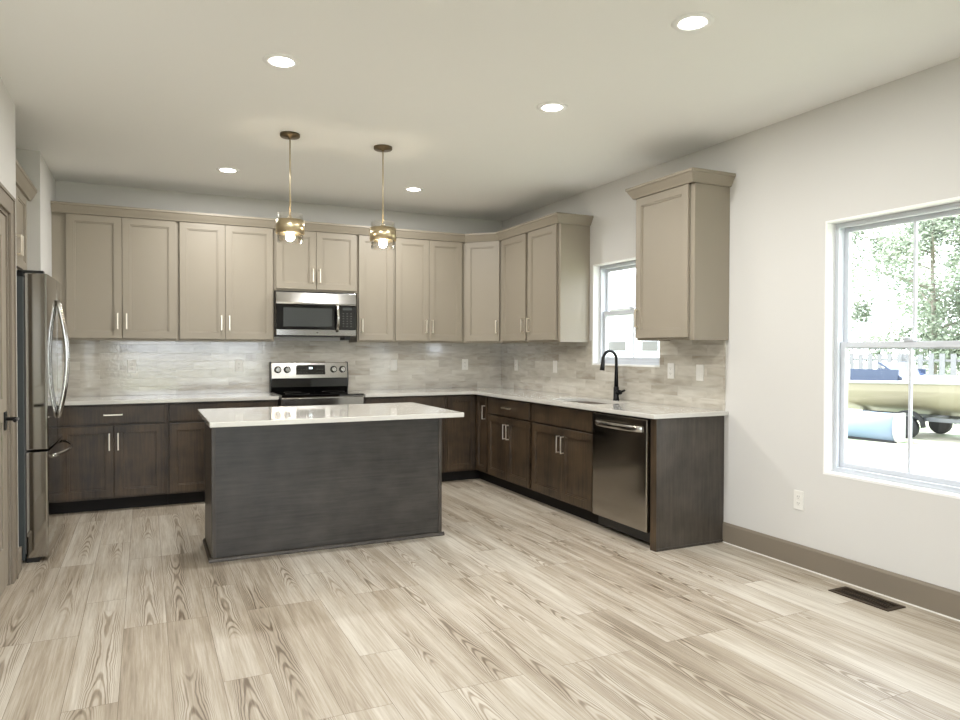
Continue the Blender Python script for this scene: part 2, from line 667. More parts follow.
def window_y(n, W, muntin=True, extra_lock=True):
    """double-hung unit in the right wall; empties sit at the sill"""
    y0, y1, z0, z1 = W
    o = bpy.data.objects.new('window_%d' % n, None)
    COL.objects.link(o)
    o.location = (0, (y0+y1)/2, z0)
    o['kind'] = 'structure'
    w2, h = (y1-y0)/2, z1-z0
    b = MB()                                         # painted jamb liner
    for q in ((0-.001, .09, -w2, -w2+.012, 0, h), (-.001, .09, w2-.012, w2, 0, h), (-.001, .09, -w2+.012, w2-.012, 0, .014), (-.001, .09, -w2+.012, w2-.012, h-.012, h)):
        b.box(*q)
    b.build('jamb_liner', MT['whitetrim'], o)
    f = .045
    def ring(x0, x1, ya, yb, za, zb, t, name, bev=.002):
        b = MB()
        b.box(x0, x1, ya, ya+t, za, zb)
        b.box(x0, x1, yb-t, yb, za, zb)
        b.box(x0, x1, ya+t, yb-t, za, za+t)
        b.box(x0, x1, ya+t, yb-t, zb-t, zb)
        return b.build(name, MT['white'], o, bev)
    ring(.07, .15, -w2+.012, w2-.012, .014, h-.012, .026, 'window_frame')
    ring(.062, .085, -w2+.036, w2-.036, .038, h-.036, .006, 'frame_stop', .001)
    mid = h*.51
    yi = w2-.038
    up_ = ring(.118, .142, -yi, yi, mid-.02, h-.038, .028, 'upper_sash')
    lo_ = ring(.088, .116, -yi, yi, .040, mid+.022, .034, 'lower_sash')
    for nm, par, x, za, zb, t in (('upper', up_, .130, mid+.008, h-.066, .028), ('lower', lo_, .102, .074, mid-.012, .034)):
        p = MB().box(x-.003, x+.003, -yi+t, yi-t, za, zb).build('pane', MT['glass'], par)
        if muntin:
            MB().box(x-.008, x+.008, -.0075, .0075, za, zb).build('muntin', MT['white'], par, .002)
    if extra_lock:
        b = MB().box(.080, .10, -.03, .03, mid+.022, mid+.034)
        b.tube([(.088, -.005, mid+.038), (.07, .03, mid+.040)], .006, 8)
        b.build('sash_lock', MT['white'], lo_, .002)
    return o
window_y(1, W1)
window_y(2, W2)
for i, (x0, x1, z0, z1) in enumerate(RW):
    o = bpy.data.objects.new('window_%d' % (i+3), None)
    COL.objects.link(o)
    o.location = ((x0+x1)/2, YR, z0)
    o['kind'] = 'structure'
    w2, h = (x1-x0)/2, z1-z0
    b = MB()
    for q in ((-w2, -w2+.06, 0, h), (w2-.06, w2, 0, h), (-w2+.06, w2-.06, 0, .07), (-w2+.06, w2-.06, h-.06, h), (-.04, .04, .07, h-.06)):
        b.box(q[0], q[1], -.11, -.04, q[2], q[3])
    b.build('window_frame', MT['white'], o, .003)
    for s_ in (-1, 1):
        a, c = sorted((s_*.04, s_*(w2-.06)))
        MB().box(a, c, -.08, -.074, .07, h-.06).build('pane', MT['glass'], o)

# baseboards
def base_prof(sgn):
    return [(0, .0), (sgn*.015, 0), (sgn*.015, .125), (sgn*.009, .14), (0, .14)]
struct(MB().extr(base_prof(-1), 'y', YR, -3.402).build('baseboard_right', MT['trim'], None, .001))
b = MB().extr([(XL+p[0], p[1]) for p in base_prof(1)], 'y', -2.262, -2.075)
b.box(-4.42, XL+.015, -2.09, -2.075, 0, .14)
struct(b.build('baseboard_left', MT['trim'], None, .001))
struct(MB().extr([(XL+p[0], p[1]) for p in base_prof(1)], 'y', -4.6, -3.31).build('baseboard_left_near', MT['trim'], None, .001))
struct(MB().extr([(p[0]+YR, p[1]) for p in base_prof(1)], 'x', -1.0, -.016).build('baseboard_rear', MT['trim'], None, .001))
struct(MB().box(-.004-.015, -.015, YR+.02, -3.402, 0, .006).build('trim_1', MT['plate']))

# door on the left wall
o = bpy.data.objects.new('door_1', None)
COL.objects.link(o)
o.location = (XL, DY1, 0)
o['kind'] = 'structure'
wd = DY1-DY0
b = MB()
cw = .105
for y0, y1, z0, z1 in ((0, cw, 0, DZ+cw), (-wd-cw, -wd, 0, DZ+cw), (-wd, 0, DZ, DZ+cw)):
    b.box(0, .016, y0, y1, z0, z1)
    # backband on the outer edge
for y0, y1, z0, z1 in ((cw-.02, cw, 0, DZ+cw), (-wd-cw, -wd-cw+.02, 0, DZ+cw), (-wd-cw+.02, cw-.02, DZ+cw-.02, DZ+cw)):
    b.box(.016, .023, y0, y1, z0, z1)
b.build('door_casing', MT['trim'], o, .003)
b = MB()
b.box(-.14, 0, -.018, 0, 0, DZ)
b.box(-.14, 0, -wd, -wd+.018, 0, DZ)
b.box(-.14, 0, -wd+.018, -.018, DZ-.018, DZ)
b.build('door_jamb', MT['trim'], o, .001)
b = MB()
b.box(-.045, -.018, -wd+.02, -.02, .012, DZ-.02)
x0, x1 = -wd+.02, -.02
for z0, z1 in ((.012, .24), (.93, 1.06), (DZ-.14, DZ-.02)):
    b.box(-.018, -.009, x0+.12, x1-.12, z0, z1)
b.box(-.018, -.009, x0, x0+.12, .012, DZ-.02)
b.box(-.018, -.009, x1-.12, x1, .012, DZ-.02)
for z0, z1 in ((.30, .87), (1.12, DZ-.20)):
    b.box(-.018, -.012, x0+.18, x1-.18, z0, z1)
slab = b.build('door_panel', MT['taupe'], o, .003)
b = MB()
b.box(-.009, -.001, -.122, -.062, .885, .985)
b.tube([(-.005, -.092, .945), (.052, -.092, .945)], .010, 12)
b.tube([(.047, -.092, .945), (.052, -.10, .945), (.053, -.20, .944)], .009, 10, flat=(1, 1.1))
b.build('lever_handle', MT['matblk'], slab, .002)

# ------------------------------------------------------------------ backsplash
b = MB().box(-4.334, -.001, -.008, -.0005, .914, 1.42)
tag(b.build('tile_backsplash', MT['tile_x']), 'glossy greige tile backsplash behind the range and back counter', 'backsplash')
b = MB()
b.box(-.008, -.0005, -1.79, -.008, .914, 1.42)
b.box(-.008, -.0005, -2.72, -1.79, .914, 1.20)
b.box(-.008, -.0005, -3.405, -2.72, .914, 1.42)
tag(b.build('tile_backsplash', MT['tile_y']), 'glossy greige tile backsplash on the window wall behind the sink', 'backsplash')

# ------------------------------------------------------------------ cabinets
def pull(parent, x, z, L, vert, y, mat=None):
    """bar pull on a face at local y, sticking out towards -y"""
    b = MB()
    h = L/2
    t = .005
    if vert:
        b.box(x-t, x+t, y-.036, y-.027, z-h, z+h)
        for s_ in (-1, 1):
            b.box(x-t, x+t, y-.030, y, z+s_*(h-t)-t, z+s_*(h-t)+t)
    else:
        b.box(x-h, x+h, y-.036, y-.027, z-t, z+t)
        for s_ in (-1, 1):
            b.box(x+s_*(h-t)-t, x+s_*(h-t)+t, y-.030, y, z-t, z+t)
    return b.build('handle', mat or MT['nickel'], parent, .0018)

UP0, UP1, DT = 1.405, 2.475, .020
def upper(label, loc, rz, w, doors, z0=UP0, z1=UP1, depth=.31, group='taupe wall cabinets', hz=None, sides=(0, 0)):
    """doors: (x0, x1, handle side 'l'/'r')"""
    t = thing('wall_cabinet', label, 'cabinet', loc, rz, group)
    zb = loc[2]
    b = MB()
    b.box(0, w, -depth, 0, z0+.018-zb, z1-zb)
    b.box(0, w, -depth, -depth+.019, z0-zb, z0+.018-zb)   # face frame lip
    b.box(0, .016, -depth+.019, 0, z0-zb, z0+.018-zb)
    b.box(w-.016, w, -depth+.019, 0, z0-zb, z0+.018-zb)
    b.build('cabinet_body', MT['taupe'], t, .0012)
    for x0, x1, side in doors:
        d = MB().shaker(x0, x1, z0+.018-zb, z1-.018-zb, -depth-.004, DT, .058).build('door', MT['taupe'], t)
        hx = x0+.032 if side == 'l' else x1-.032
        pull(d, hx, (hz or z0+.165)-zb, .135, True, -depth-DT)
    return t
BASEZ = 1.405
upper('tall taupe two-door wall cabinet, the leftmost one on the back wall', (-4.335, -.002, BASEZ), 0, .957,
      [(.103, .515, 'r'), (.519, .942, 'l')])
upper('tall taupe two-door wall cabinet just left of the microwave', (-3.377, -.002, BASEZ), 0, .826,
      [(.012, .390, 'r'), (.394, .812, 'l')])
upper('short taupe two-door wall cabinet directly above the microwave', (-2.550, -.002, 1.885), 0, .790,
      [(.014, .384, 'r'), (.388, .778, 'l')], z0=1.885, hz=2.035)
upper('narrow single-door taupe wall cabinet just right of the microwave', (-1.759, -.002, BASEZ), 0, .376,
      [(.012, .366, 'l')])
upper('taupe two-door wall cabinet between the narrow one and the corner cabinet', (-1.382, -.002, BASEZ), 0, .772,
      [(.012, .370, 'r'), (.374, .742, 'l')])
# range filler between microwave and cabinets is part of neighbours
R_up = upper('taupe two-door wall cabinet on the window wall, left of the small window', (-.002, -.611, BASEZ), R(-90), 1.134,
             [(.028, .532, 'r'), (.584, 1.090, 'l')])
# diagonal corner cabinet
t = thing('corner_wall_cabinet', 'single-door taupe wall cabinet set diagonally across the corner', 'cabinet', (-.609, -.312, BASEZ), R(-45), 'taupe wall cabinets')
inv = Matrix.Translation((-.609, -.312, 0)) @ Matrix.Rotation(R(-45), 4, 'Z')
inv = inv.inverted()
poly = [(-.609, -.003), (-.609, -.312), (-.312, -.609), (-.003, -.609), (-.003, -.003)]
pl = [(inv @ Vector((x, y, 0)))[:2] for x, y in poly]
MB().prism(pl, 0, UP1-BASEZ).build('cabinet_body', MT['taupe'], t, .0012)
dl = math.hypot(.297, .297)
d = MB().shaker(.022, dl-.022, .018, UP1-.018-BASEZ, -.003, DT-.002, .058).build('door', MT['taupe'], t)
pull(d, dl-.022-.03, .165, .135, True, -DT)
# single cabinet right of window
t = upper('taupe single-door wall cabinet standing alone right of the small window', (-.002, -2.825, BASEZ), R(-90), .608,
          [(.008, .565, 'l')])
CR = [(-.004, 2.458), (.014, 2.458), (.018, 2.468), (.033, 2.492), (.046, 2.516), (.054, 2.522), (.054, 2.540), (-.004, 2.540)]
b = MB().sweep([(o_, z) for o_, z in CR], [(-.003, -2.825), (-.334, -2.825), (-.334, -3.433), (-.003, -3.433)])
cr = b.build('crown_moulding', MT['taupe'])
MI = (Matrix.Translation(t.location) @ Matrix.Rotation(R(-90), 4, 'Z')).inverted()
cr.data.transform(MI)
cr.parent = t
b = MB().sweep(CR, [(-4.333, -.334), (-.610, -.334), (-.334, -.610), (-.334, -1.745), (-.003, -1.745)])
tag(b.build('crown_moulding', MT['taupe']), 'taupe crown moulding running along the tops of the back and corner wall cabinets', 'moulding')

# cabinet over the fridge, facing +x
t = upper('taupe wall cabinet in the alcove above the fridge', (-5.14, -2.085, 1.865), R(90), 1.08,
          [(.10, .535, 'r'), (.54, .975, 'l')], z0=1.865, z1=2.43, depth=.71, hz=2.02)
c2 = MB().sweep([(a, z-.045) for a, z in CR], [(-4.405, -2.085), (-4.405, -1.005)]).build('crown_moulding', MT['taupe'])
c2.data.transform((Matrix.Translation(t.location) @ Matrix.Rotation(R(90), 4, 'Z')).inverted())
c2.parent = t

TK, BT = .105, .884
def base(label, loc, rz, w, doors, drawers, false=(), depth=.585, group='dark wood base cabinets'):
    t = thing('base_cabinet', label, 'cabinet', loc, rz, group)
    b = MB()
    b.box(0, w, -depth, 0, TK, BT)
    b.build('cabinet_body', MT['bwood'], t, .001)
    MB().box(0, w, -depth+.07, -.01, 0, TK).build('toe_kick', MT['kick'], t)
    for x0, x1, z0, z1, side in doors:
        d = MB().shaker(x0, x1, z0, z1, -depth-.004, DT, .058).build('door', MT['bwood'], t)
        if side:
            hx = x0+.030 if side == 'l' else x1-.030
            pull(d, hx, z1-.13, .14, True, -depth-DT)
    for x0, x1, z0, z1 in drawers:
        d = MB().box(x0, x1, -depth-DT, -depth, z0, z1).build('drawer', MT['bwood'], t, .003)
        pull(d, (x0+x1)/2, (z0+z1)/2, .14, False, -depth-DT)
    for x0, x1, z0, z1 in false:
        MB().box(x0, x1, -depth-DT, -depth, z0, z1).build('false_front', MT['bwood'], t, .003)
    return t
DTOP, DMID, DBOT = .868, .722, .122
base('dark wood base cabinet with one wide drawer over two doors, beside the fridge', (-4.333, -.003, 0), 0, .860,
     [(.070, .454, DBOT, .705, 'r'), (.458, .834, DBOT, .705, 'l')], [(.070, .834, DMID, DTOP)])
base('dark wood base cabinet left of the range, partly hidden by the island', (-3.472, -.003, 0), 0, .905,
     [(.012, .440, DBOT, .705, 'r'), (.444, .893, DBOT, .705, 'l')], [(.012, .893, DMID, DTOP)])
base('dark wood base cabinet right of the range, mostly behind the island', (-1.776, -.003, 0), 0, .832,
     [(.012, .410, DBOT, .705, 'r'), (.414, .802, DBOT, .705, 'l')], [(.012, .802, DMID, DTOP)])
# corner base
t = thing('corner_base_cabinet', 'dark wood corner base cabinet with two tall doors meeting at the inside corner', 'cabinet', (-.943, -.003, 0), 0, 'dark wood base cabinets')
ox, oy = .943, .003
poly = [(-.942, -.003), (-.942, -.588), (-.588, -.588), (-.588, -.868), (-.003, -.868), (-.003, -.003)]
MB().prism([(x+ox, y+oy) for x, y in poly], TK, BT).build('cabinet_body', MT['bwood'], t, .001)
poly = [(-.942, -.01), (-.942, -.518), (-.518, -.518), (-.518, -.868), (-.01, -.868), (-.01, -.01)]
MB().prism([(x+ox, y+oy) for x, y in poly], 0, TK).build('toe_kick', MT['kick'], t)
MB().shaker(-.918+ox, -.612+ox, DBOT, DTOP, -.585, DT, .05).build('door', MT['bwood'], t)
d = MB().shaker(0, .236, DBOT, DTOP, 0, DT, .05).build('door', MT['bwood'], t, 0, (-.588+ox, -.618+oy, 0))
d.rotation_euler = (0, 0, R(-90))
pull(d, .236-.028, .715, .14, True, -DT)
base('dark wood base cabinet with a drawer over two doors, left of the sink cabinet', (-.003, -.870, 0), R(-90), .874,
     [(.024, .430, DBOT, .700, 'r'), (.434, .846, DBOT, .700, 'l')], [(.024, .846, .716, DTOP)])
base('dark wood sink base cabinet with a plain false drawer front, left of the dishwasher', (-.003, -1.746, 0), R(-90), .944,
     [(.024, .500, DBOT, .700, 'r'), (.504, .930, DBOT, .700, 'l')], [], [(.024, .930, .716, DTOP)])
# end panel
t = thing('end_panel', 'dark wood finished end panel closing the counter run beside the dishwasher', 'cabinet panel', (-.003, -3.345, 0), R(-90))
MB().box(0, .055, -.590, 0, 0, BT).build('panel', MT['pwood'], t, .0015)
MB().box(.055, .063, -.590, 0, 0, .018).build('shoe_moulding', MT['pwood'], t, .003)
MB().box(0.0, .058, -.598, -.590, 0, BT).build('front_stile', MT['bwood'], t, .002)

# ------------------------------------------------------------------ countertops
b = MB().box(-4.333, -2.567, -.648, -.009, BT, .914)
tag(b.build('countertop', MT['quartz'], None, .003), 'white quartz countertop section left of the range', 'countertop')
# L-shaped right counter with oval-cornered sink hole
SY0, SY1, SX0, SX1 = -2.56, -1.90, -.52, -.14
def rrect(x0, x1, y0, y1, r, n=6):
    out = []
    for cx, cy, a0 in ((x1-r, y1-r, 0), (x0+r, y1-r, 90), (x0+r, y0+r, 180), (x1-r, y0+r, 270)):
        for k in range(n+1):
            a = R(a0+90*k/n)
            out.append((cx+r*math.cos(a), cy+r*math.sin(a)))
    return out
b = bmesh.new()
outer = [(-1.772, -.009), (-1.772, -.648), (-.648, -.648), (-.648, -3.435), (-.002, -3.435), (-.002, -3.41), (-.009, -3.405), (-.009, -.009)]
hole = rrect(SX0, SX1, SY0, SY1, .07)
def loop(pts, z):
    vs = [b.verts.new((x, y, z)) for x, y in pts]
    return vs, [b.edges.new((vs[i], vs[(i+1) % len(vs)])) for i in range(len(vs))]
for z in (BT, .914):
    v1, e1 = loop(outer, z)
    v2, e2 = loop(hole, z)
    bmesh.ops.triangle_fill(b, use_beauty=True, use_dissolve=False, edges=e1+e2)
    if z == BT:
        lo1, lo2 = v1, v2
for lo, hi in ((lo1, v1), (lo2, v2)):
    for i in range(len(lo)):
        b.faces.new((lo[i], lo[(i+1) % len(lo)], hi[(i+1) % len(hi)], hi[i]))
m = MB()
m.b.free()
m.b = b
tag(m.build('countertop', MT['quartz'], None, .003), 'L-shaped white quartz countertop with the sink cut-out, right of the range', 'countertop')

# sink
t = thing('kitchen_sink', 'stainless undermount sink set in the counter below the small window', 'sink', (-.33, -2.23, .70))
b = MB()
rings = []
for ins, z in ((-.012, .183), (0, .183), (.004, .06), (.02, .02), (.05, .0), (.05, -.006), (.02, .012), (-.001, .05), (-.012, .18)):
    rings.append([b.b.verts.new((x+.33, y+2.23, z)) for x, y in rrect(SX0+ins, SX1-ins, SY0+ins, SY1-ins, max(.03, .07-ins*.3))])
for p_, q_ in zip(rings, rings[1:]):
    for i in range(len(p_)):
        if p_ is rings[4]:
            break
        f = b.b.faces.new((p_[i], p_[(i+1) % len(p_)], q_[(i+1) % len(q_)], q_[i]))
        f.smooth = True
b.b.faces.new(rings[4])
b.b.faces.new(rings[5])
b.build('basin', MT['ssx'], t)
MB().lathe([(.0, .001), (.04, .001), (.042, .004), (.03, .006), (.0, .004)][1:4], (0, 0, 0), 24).build('drain', MT['ssm'], t)

# faucet
t = thing('faucet', 'matte black gooseneck pull-down faucet behind the sink', 'faucet', (-.062, -2.232, .914))
MB().lathe([(.027, 0), (.027, .008), (.024, .012), (.023, .105), (.019, .115)], seg=24).build('base', MT['matblk'], t)
pts = [(0, 0, .10), (0, 0, .20), (0, 0, .31)]
for k in range(1, 13):
    a = math.pi*k/12*.93
    pts.append((-.075+.075*math.cos(a), -.02*k/12, .335+.078*math.sin(a)))
MB().tube(pts, .0125, 14, radii=[.0185, .0155]+[.0125]*(len(pts)-2)).build('spout', MT['matblk'], t)
p0 = Vector(pts[-1])
MB().tube([p0+Vector((.0, 0, .01)), p0+Vector((-.002, -.001, -.02)), p0+Vector((-.010, -.004, -.075)), p0+Vector((-.014, -.005, -.10))], .015, 16, radii=[.0135, .0155, .0195, .021]).build('spray_head', MT['matblk'], t)
b = MB().tube([(0, -.015, .066), (0, -.058, .068)], .020, 14)
b.tube([(0, -.05, .070), (-.004, -.08, .076), (-.012, -.130, .088)], .009, 10)
b.build('lever', MT['matblk'], t, 0)

# ------------------------------------------------------------------ island
t = thing('kitchen_island', 'dark wood kitchen island with a plain back panel standing mid-floor', 'kitchen island', (-3.272, -2.402, 0))
IW, ID = 1.552, .56
b = MB().box(.012, IW-.012, .012, ID-.02, .10, BT)
b.box(.012, IW-.012, .012, ID-.09, 0, .10)
b.build('cabinet_body', MT['bwood'], t)
MB().box(.010, IW-.010, -.004, .012, 0, BT).build('back_panel', MT['hwood'], t)
for x in (0, IW-.018):
    MB().box(x, x+.018, .012, ID-.02, .10 if False else 0, BT).build('side_panel', MT['pwood'], t, .001)
    xa = x if x == 0 else IW-.026
    MB().box(xa, xa+.026, -.010, .012, 0, BT).build('corner_trim', MT['pwood'], t, .002)
b = MB()
b.extr([(-.010, 0), (-.026, 0), (-.026, .008), (-.020, .020), (-.010, .024)], 'x', -.016, IW+.016)
b.extr([(0, 0), (-.016, 0), (-.016, .008), (-.010, .020), (0, .024)], 'y', -.010, ID-.03)
b.extr([(IW, 0), (IW+.016, 0), (IW+.016, .008), (IW+.010, .020), (IW, .024)], 'y', -.010, ID-.03)
b.build('shoe_moulding', MT['pwood'], t)
for i in range(4):
    x0 = .02+i*(IW-.04)/4
    d = MB().box(x0+.004, x0+(IW-.04)/4-.004, ID-.02, ID, .125, .868).build('door', MT['bwood'], t, .003)
    hx = x0+(.05 if i % 2 else (IW-.04)/4-.05)
    MB().box(hx-.006, hx+.006, ID+.02, ID+.03, .62, .76).box(hx-.005, hx+.005, ID, ID+.022, .63, .64).box(hx-.005, hx+.005, ID, ID+.022, .74, .75).build('handle', MT['nickel'], d, .002)
b = MB().box(-3.312, -1.718, -2.800, -1.795, BT, .914)
tag(b.build('countertop', MT['quartz'], None, .003), 'white quartz countertop overhanging the island', 'countertop')

# ------------------------------------------------------------------ range
t = thing('range', 'stainless freestanding electric range with black glass cooktop', 'stove', (-2.170, 0, 0))
hw = .380
MB().box(-hw, hw, -.620, -.02, .03, .895).build('range_body', MT['ss'], t, .002)
for x in (-.34, .34):
    for y in (-.56, -.08):
        MB().lathe([(.018, 0), (.018, .03)], (x, y, 0), 12).build('foot', MT['blk'], t)
MB().box(-hw, hw, -.655, -.075, .895, .912).build('cooktop_frame', MT['ssm'], t, .003)
ct = MB().box(-hw+.008, hw-.003, -.668, -.085, .902, .922).build('cooktop', MT['blkg'], t, .002)
for x, y, r in ((-.2, -.48, .11), (.2, -.48, .09), (-.2, -.22, .08), (.2, -.22, .11)):
    MB().lathe([(r-.003, .9221), (r-.003, .9224), (r, .9224), (r, .9221)], (x, y, 0), 40, closed=True).build('burner_ring', MT['slot'], ct)
b = MB().box(-hw, hw, -.660, -.620, .812, .893)
b.build('front_trim', MT['ssx'], t, .004)
dr = MB().box(-hw+.003, hw-.003, -.655, -.620, .22, .806).build('oven_door', MT['ssx'], t, .004)
MB().box(-.27, .27, -.658, -.655, .34, .64).build('oven_window', MT['blkg'], dr)
b = MB().tube([(-.34, -.70, .755), (.34, -.70, .755)], .012, 14)
for x in (-.31, .31):
    b.tube([(x, -.655, .755), (x, -.70, .755)], .009, 10)
b.build('handle', MT['ssm'], dr)
MB().box(-hw+.003, hw-.003, -.650, -.620, .04, .212).build('storage_drawer', MT['ssx'], t, .004)
# backguard
b = MB().extr([(-.015, .914), (-.075, .914), (-.092, .965), (-.088, 1.048), (-.015, 1.048)], 'x', -hw+.006, hw-.006)
b.build('lower_backguard', MT['blkg'], t, .002)
bgm = MB().extr([(-.015, 1.048), (-.100, 1.048), (-.075, 1.203), (-.015, 1.206)], 'x', -hw+.004, hw-.004)
pan = bgm.build('control_panel', MT['ssx'], t, .004)
for x in (-hw, hw-.008):
    MB().extr([(-.010, .914), (-.080, .914), (-.106, 1.045), (-.080, 1.21), (-.010, 1.212)], 'x', x, x+.008).build('end_cap', MT['blk'], t, .001)
def onp(z, off):   # point on sloping panel
    f = (z-1.048)/(1.203-1.048)
    return -.100+.025*f-off
disp = MB()
z0_, z1_ = 1.085, 1.178
disp.quad([(-.137, onp(z0_, .002), z0_), (.148, onp(z0_, .002), z0_), (.148, onp(z1_, .002), z1_), (-.137, onp(z1_, .002), z1_)])
disp.quad([(-.137, onp(z0_, -.004), z0_), (.148, onp(z0_, -.004), z0_), (.148, onp(z1_, -.004), z1_), (-.137, onp(z1_, -.004), z1_)])
disp = disp.build('display_panel', MT['blkg'], pan)
q = MB()
def pq(x0, x1, za, zb, off=.0028):
    q.quad([(x0, onp(za, off), za), (x1, onp(za, off), za), (x1, onp(zb, off), zb), (x0, onp(zb, off), zb)])
pq(-.012, .022, 1.140, 1.158)
q.build('clock_digits', MT['lcd'], disp)
q = MB()
for i in range(4):
    for k in range(2):
        pq(-.120+i*.026, -.106+i*.026, 1.10+k*.034, 1.104+k*.034)
        if i < 3:
            pq(.06+i*.026, .074+i*.026, 1.10+k*.034, 1.104+k*.034)
q.build('keypad', MT['slot'], disp)
for x in (-.312, -.222, .232, .322):
    zc = 1.135
    yc = onp(zc, 0)
    k = MB()
    k.lathe([(.034, .0), (.034, -.006), (.029, -.008)], (0, 0, 0), 28, 'y')
    bez = k.build('knob_ring', MT['blk'], pan, 0, (x, yc+.001, zc))
    k = MB().lathe([(.027, -.006), (.026, -.028), (.021, -.034)], (0, 0, 0), 28, 'y')
    k.box(-.004, .004, -.042, -.03, -.024, .024)
    k.build('knob', MT['ssm'], pan, .001, (x, yc, zc))

# ------------------------------------------------------------------ microwave
t = thing('microwave', 'stainless and black over-the-range microwave above the stove', 'microwave', (-2.171, 0, 1.455))
mw = .378
MB().box(-mw, mw, -.355, -.012, .0, .425).build('microwave_body', MT['blk'], t, .003)
MB().extr([(-.355, .300), (-.408, .300), (-.408, .318), (-.396, .412), (-.355, .416)], 'x', -mw, mw).build('vent_trim', MT['ssx'], t, .003)
MB().box(-mw, mw, -.408, -.355, .008, .066).build('lower_trim', MT['ssx'], t, .004)
dr = MB().box(-mw, .205, -.404, -.355, .069, .297).build('door', MT['blkg'], t, .003)
MB().box(-.312, .145, -.4055, -.403, .092, .268).build('door_window', MT['ovenwin'], dr)
MB().box(.209, mw, -.404, -.355, .069, .297).build('button_panel', MT['blkg'], t, .003)
q = MB()
for i in range(3):
    for k in range(6):
        q.box(.245+i*.038, .258+i*.038, -.4048, -.4038, .100+k*.024, .1045+k*.024)
q.build('keypad', MT['slot'], t)
q = MB().box(.245, .335, -.4048, -.4038, .255, .282)
q.build('clock_window', MT['ovenwin'], t)
q = MB()
pts = []
for k in range(13):
    f = k/12
    pts.append((.190, -.408-.052*math.sin(math.pi*f)**.6, .050+.262*f))
q.tube(pts, .0135, 12, flat=(1, .8))
q.build('handle', MT['ssm'], dr)
MB().lathe([(.007, -.4092), (.007, -.4078)], (0, 0, .037), 20, 'y').build('logo', MT['slot'], t)
MB().box(.290, .345, -.30, -.12, -.03, 0).build('vent_grille', MT['blk'], t, .002)

# ------------------------------------------------------------------ dishwasher
t = thing('dishwasher', 'stainless steel dishwasher under the counter beside the end panel', 'dishwasher', (-.003, -2.695, 0), R(-90))
MB().box(.004, .640, -.560, -.01, .03, .87).build('tub_body', MT['blk'], t)
dr = MB().box(.006, .632, -.618, -.562, .112, .868).build('door', MT['sdark'], t, .006, None, 3)
MB().box(.632, .636, -.612, -.562, .112, .868).build('door_edge', MT['ssm'], t)
MB().box(.01, .64, -.52, -.50, 0.02, .108).build('toe_panel', MT['blk'], t)
for x in (.05, .59):
    MB().lathe([(.012, 0), (.012, .04)], (x, -.48, 0), 10).build('foot', MT['galv'], t)
pts = []
for k in range(15):
    f = k/14
    pts.append((.045+.545*f, -.622-.038*math.sin(math.pi*f)**.5, .800))
q = MB().tube(pts, .017, 12, flat=(.35, 1.25))
q.build('handle', MT['ssm'], dr)

# ------------------------------------------------------------------ fridge (front faces +x)
t = thing('fridge', 'stainless french-door fridge with arched handles in the left alcove', 'fridge', (-4.195, -1.50, 0), R(90))
# local: +x = world +y, -y = world +x
fwid = .452
MB().box(-fwid, fwid, .125, .80, .02, 1.780).build('fridge_body', MT['casing'], t, .004)
def fdoor(x0, x1, z0, z1, name):
    pr = []
    n = 8
    for k in range(n+1):
        x = x0+.004+(x1-x0-.008)*k/n
        pr.append((x, -.010*(1-((x)/fwid)**2)))
    b = MB()
    pl_ = pr+[(x1, .012), (x1, .118), (x0, .118), (x0, .012)]
    b.prism(pl_, z0, z1)
    return b.build(name, MT['ssf'], t, .004)
MT['ssf'] = steel('fridge_stainless', (165, 162, 156), .07)
MB().box(-fwid+.006, fwid-.006, .115, .13, .06, 1.78).build('door_gasket', MT['slot'], t)
L_ = fdoor(-fwid, -.003, .705, 1.802, 'door')
R_ = fdoor(.003, fwid, .705, 1.802, 'door')
D_ = fdoor(-fwid, fwid, .030, .690, 'freezer_drawer')
MB().box(-fwid+.01, fwid-.01, .05, .12, .0, .028).build('base_grille', MT['blk'], t)
for x, par in ((-.045, L_), (.045, R_)):
    pts = []
    for k in range(17):
        f = k/16
        pts.append((x, -.014-.055*math.sin(math.pi*f)**.9, .865+.795*f))
    MB().tube(pts, .011, 12, flat=(1.1, .9)).build('handle', MT['ssm'], par)
pts = []
for k in range(17):
    f = k/16
    pts.append((-.40+.80*f, -.012-.075*math.sin(math.pi*f)**.7, .655))
MB().tube(pts, .011, 12).build('handle', MT['ssm'], D_)
for x in (-fwid+.06, fwid-.06):
    b = MB().box(x-.03, x+.03, .02, .16, 1.802, 1.822)
    b.box(x-.03, x+.03, .13, .24, 1.780, 1.818)
    b.build('hinge_cover', MT['blk'], t, .004)
for x in (-fwid+.05, fwid-.05):
    MB().lathe([(.02, 0), (.02, .02)], (x, .7, 0), 12).build('foot', MT['blk'], t)

# ------------------------------------------------------------------ outlets and switches
def outlet(loc, rz, label, kind='duplex'):
    t = thing('wall_outlet' if kind == 'duplex' else 'wall_switch', label, 'outlet' if kind == 'duplex' else 'switch', loc, rz)
    p = MB().box(-.036, .036, -.006, 0, -.059, .059).build('cover_plate', MT['plate'], t, .002)
    if kind == 'duplex':
        for z in (-.02, .02):
            s_ = MB().box(-.0165, .0165, -.0075, -.005, z-.014, z+.014).build('socket', MT['plate'], t, .004)
            MB().box(-.008, -.0055, -.0079, -.0070, z-.002, z+.007).box(.0055, .008, -.0079, -.0070, z-.002, z+.006).box(-.002, .002, -.0079, -.0070, z-.010, z-.006).build('slots', MT['slot'], s_)
    else:
        MB().box(-.0165, .0165, -.009, -.005, -.033, .033).build('rocker', MT['plate'], t, .002)
    return t
outlet((-3.750, -.008, 1.178), 0, 'white outlet on the tiles below the leftmost wall cabinet')
outlet((-2.831, -.008, 1.174), 0, 'white outlet on the tiles just left of the range')
outlet((-1.281, -.008, 1.172), 0, 'white switch on the tiles a little right of the range', 'switch')
outlet((-.459, -.008, 1.172), 0, 'white outlet on the back tiles nearest the corner')
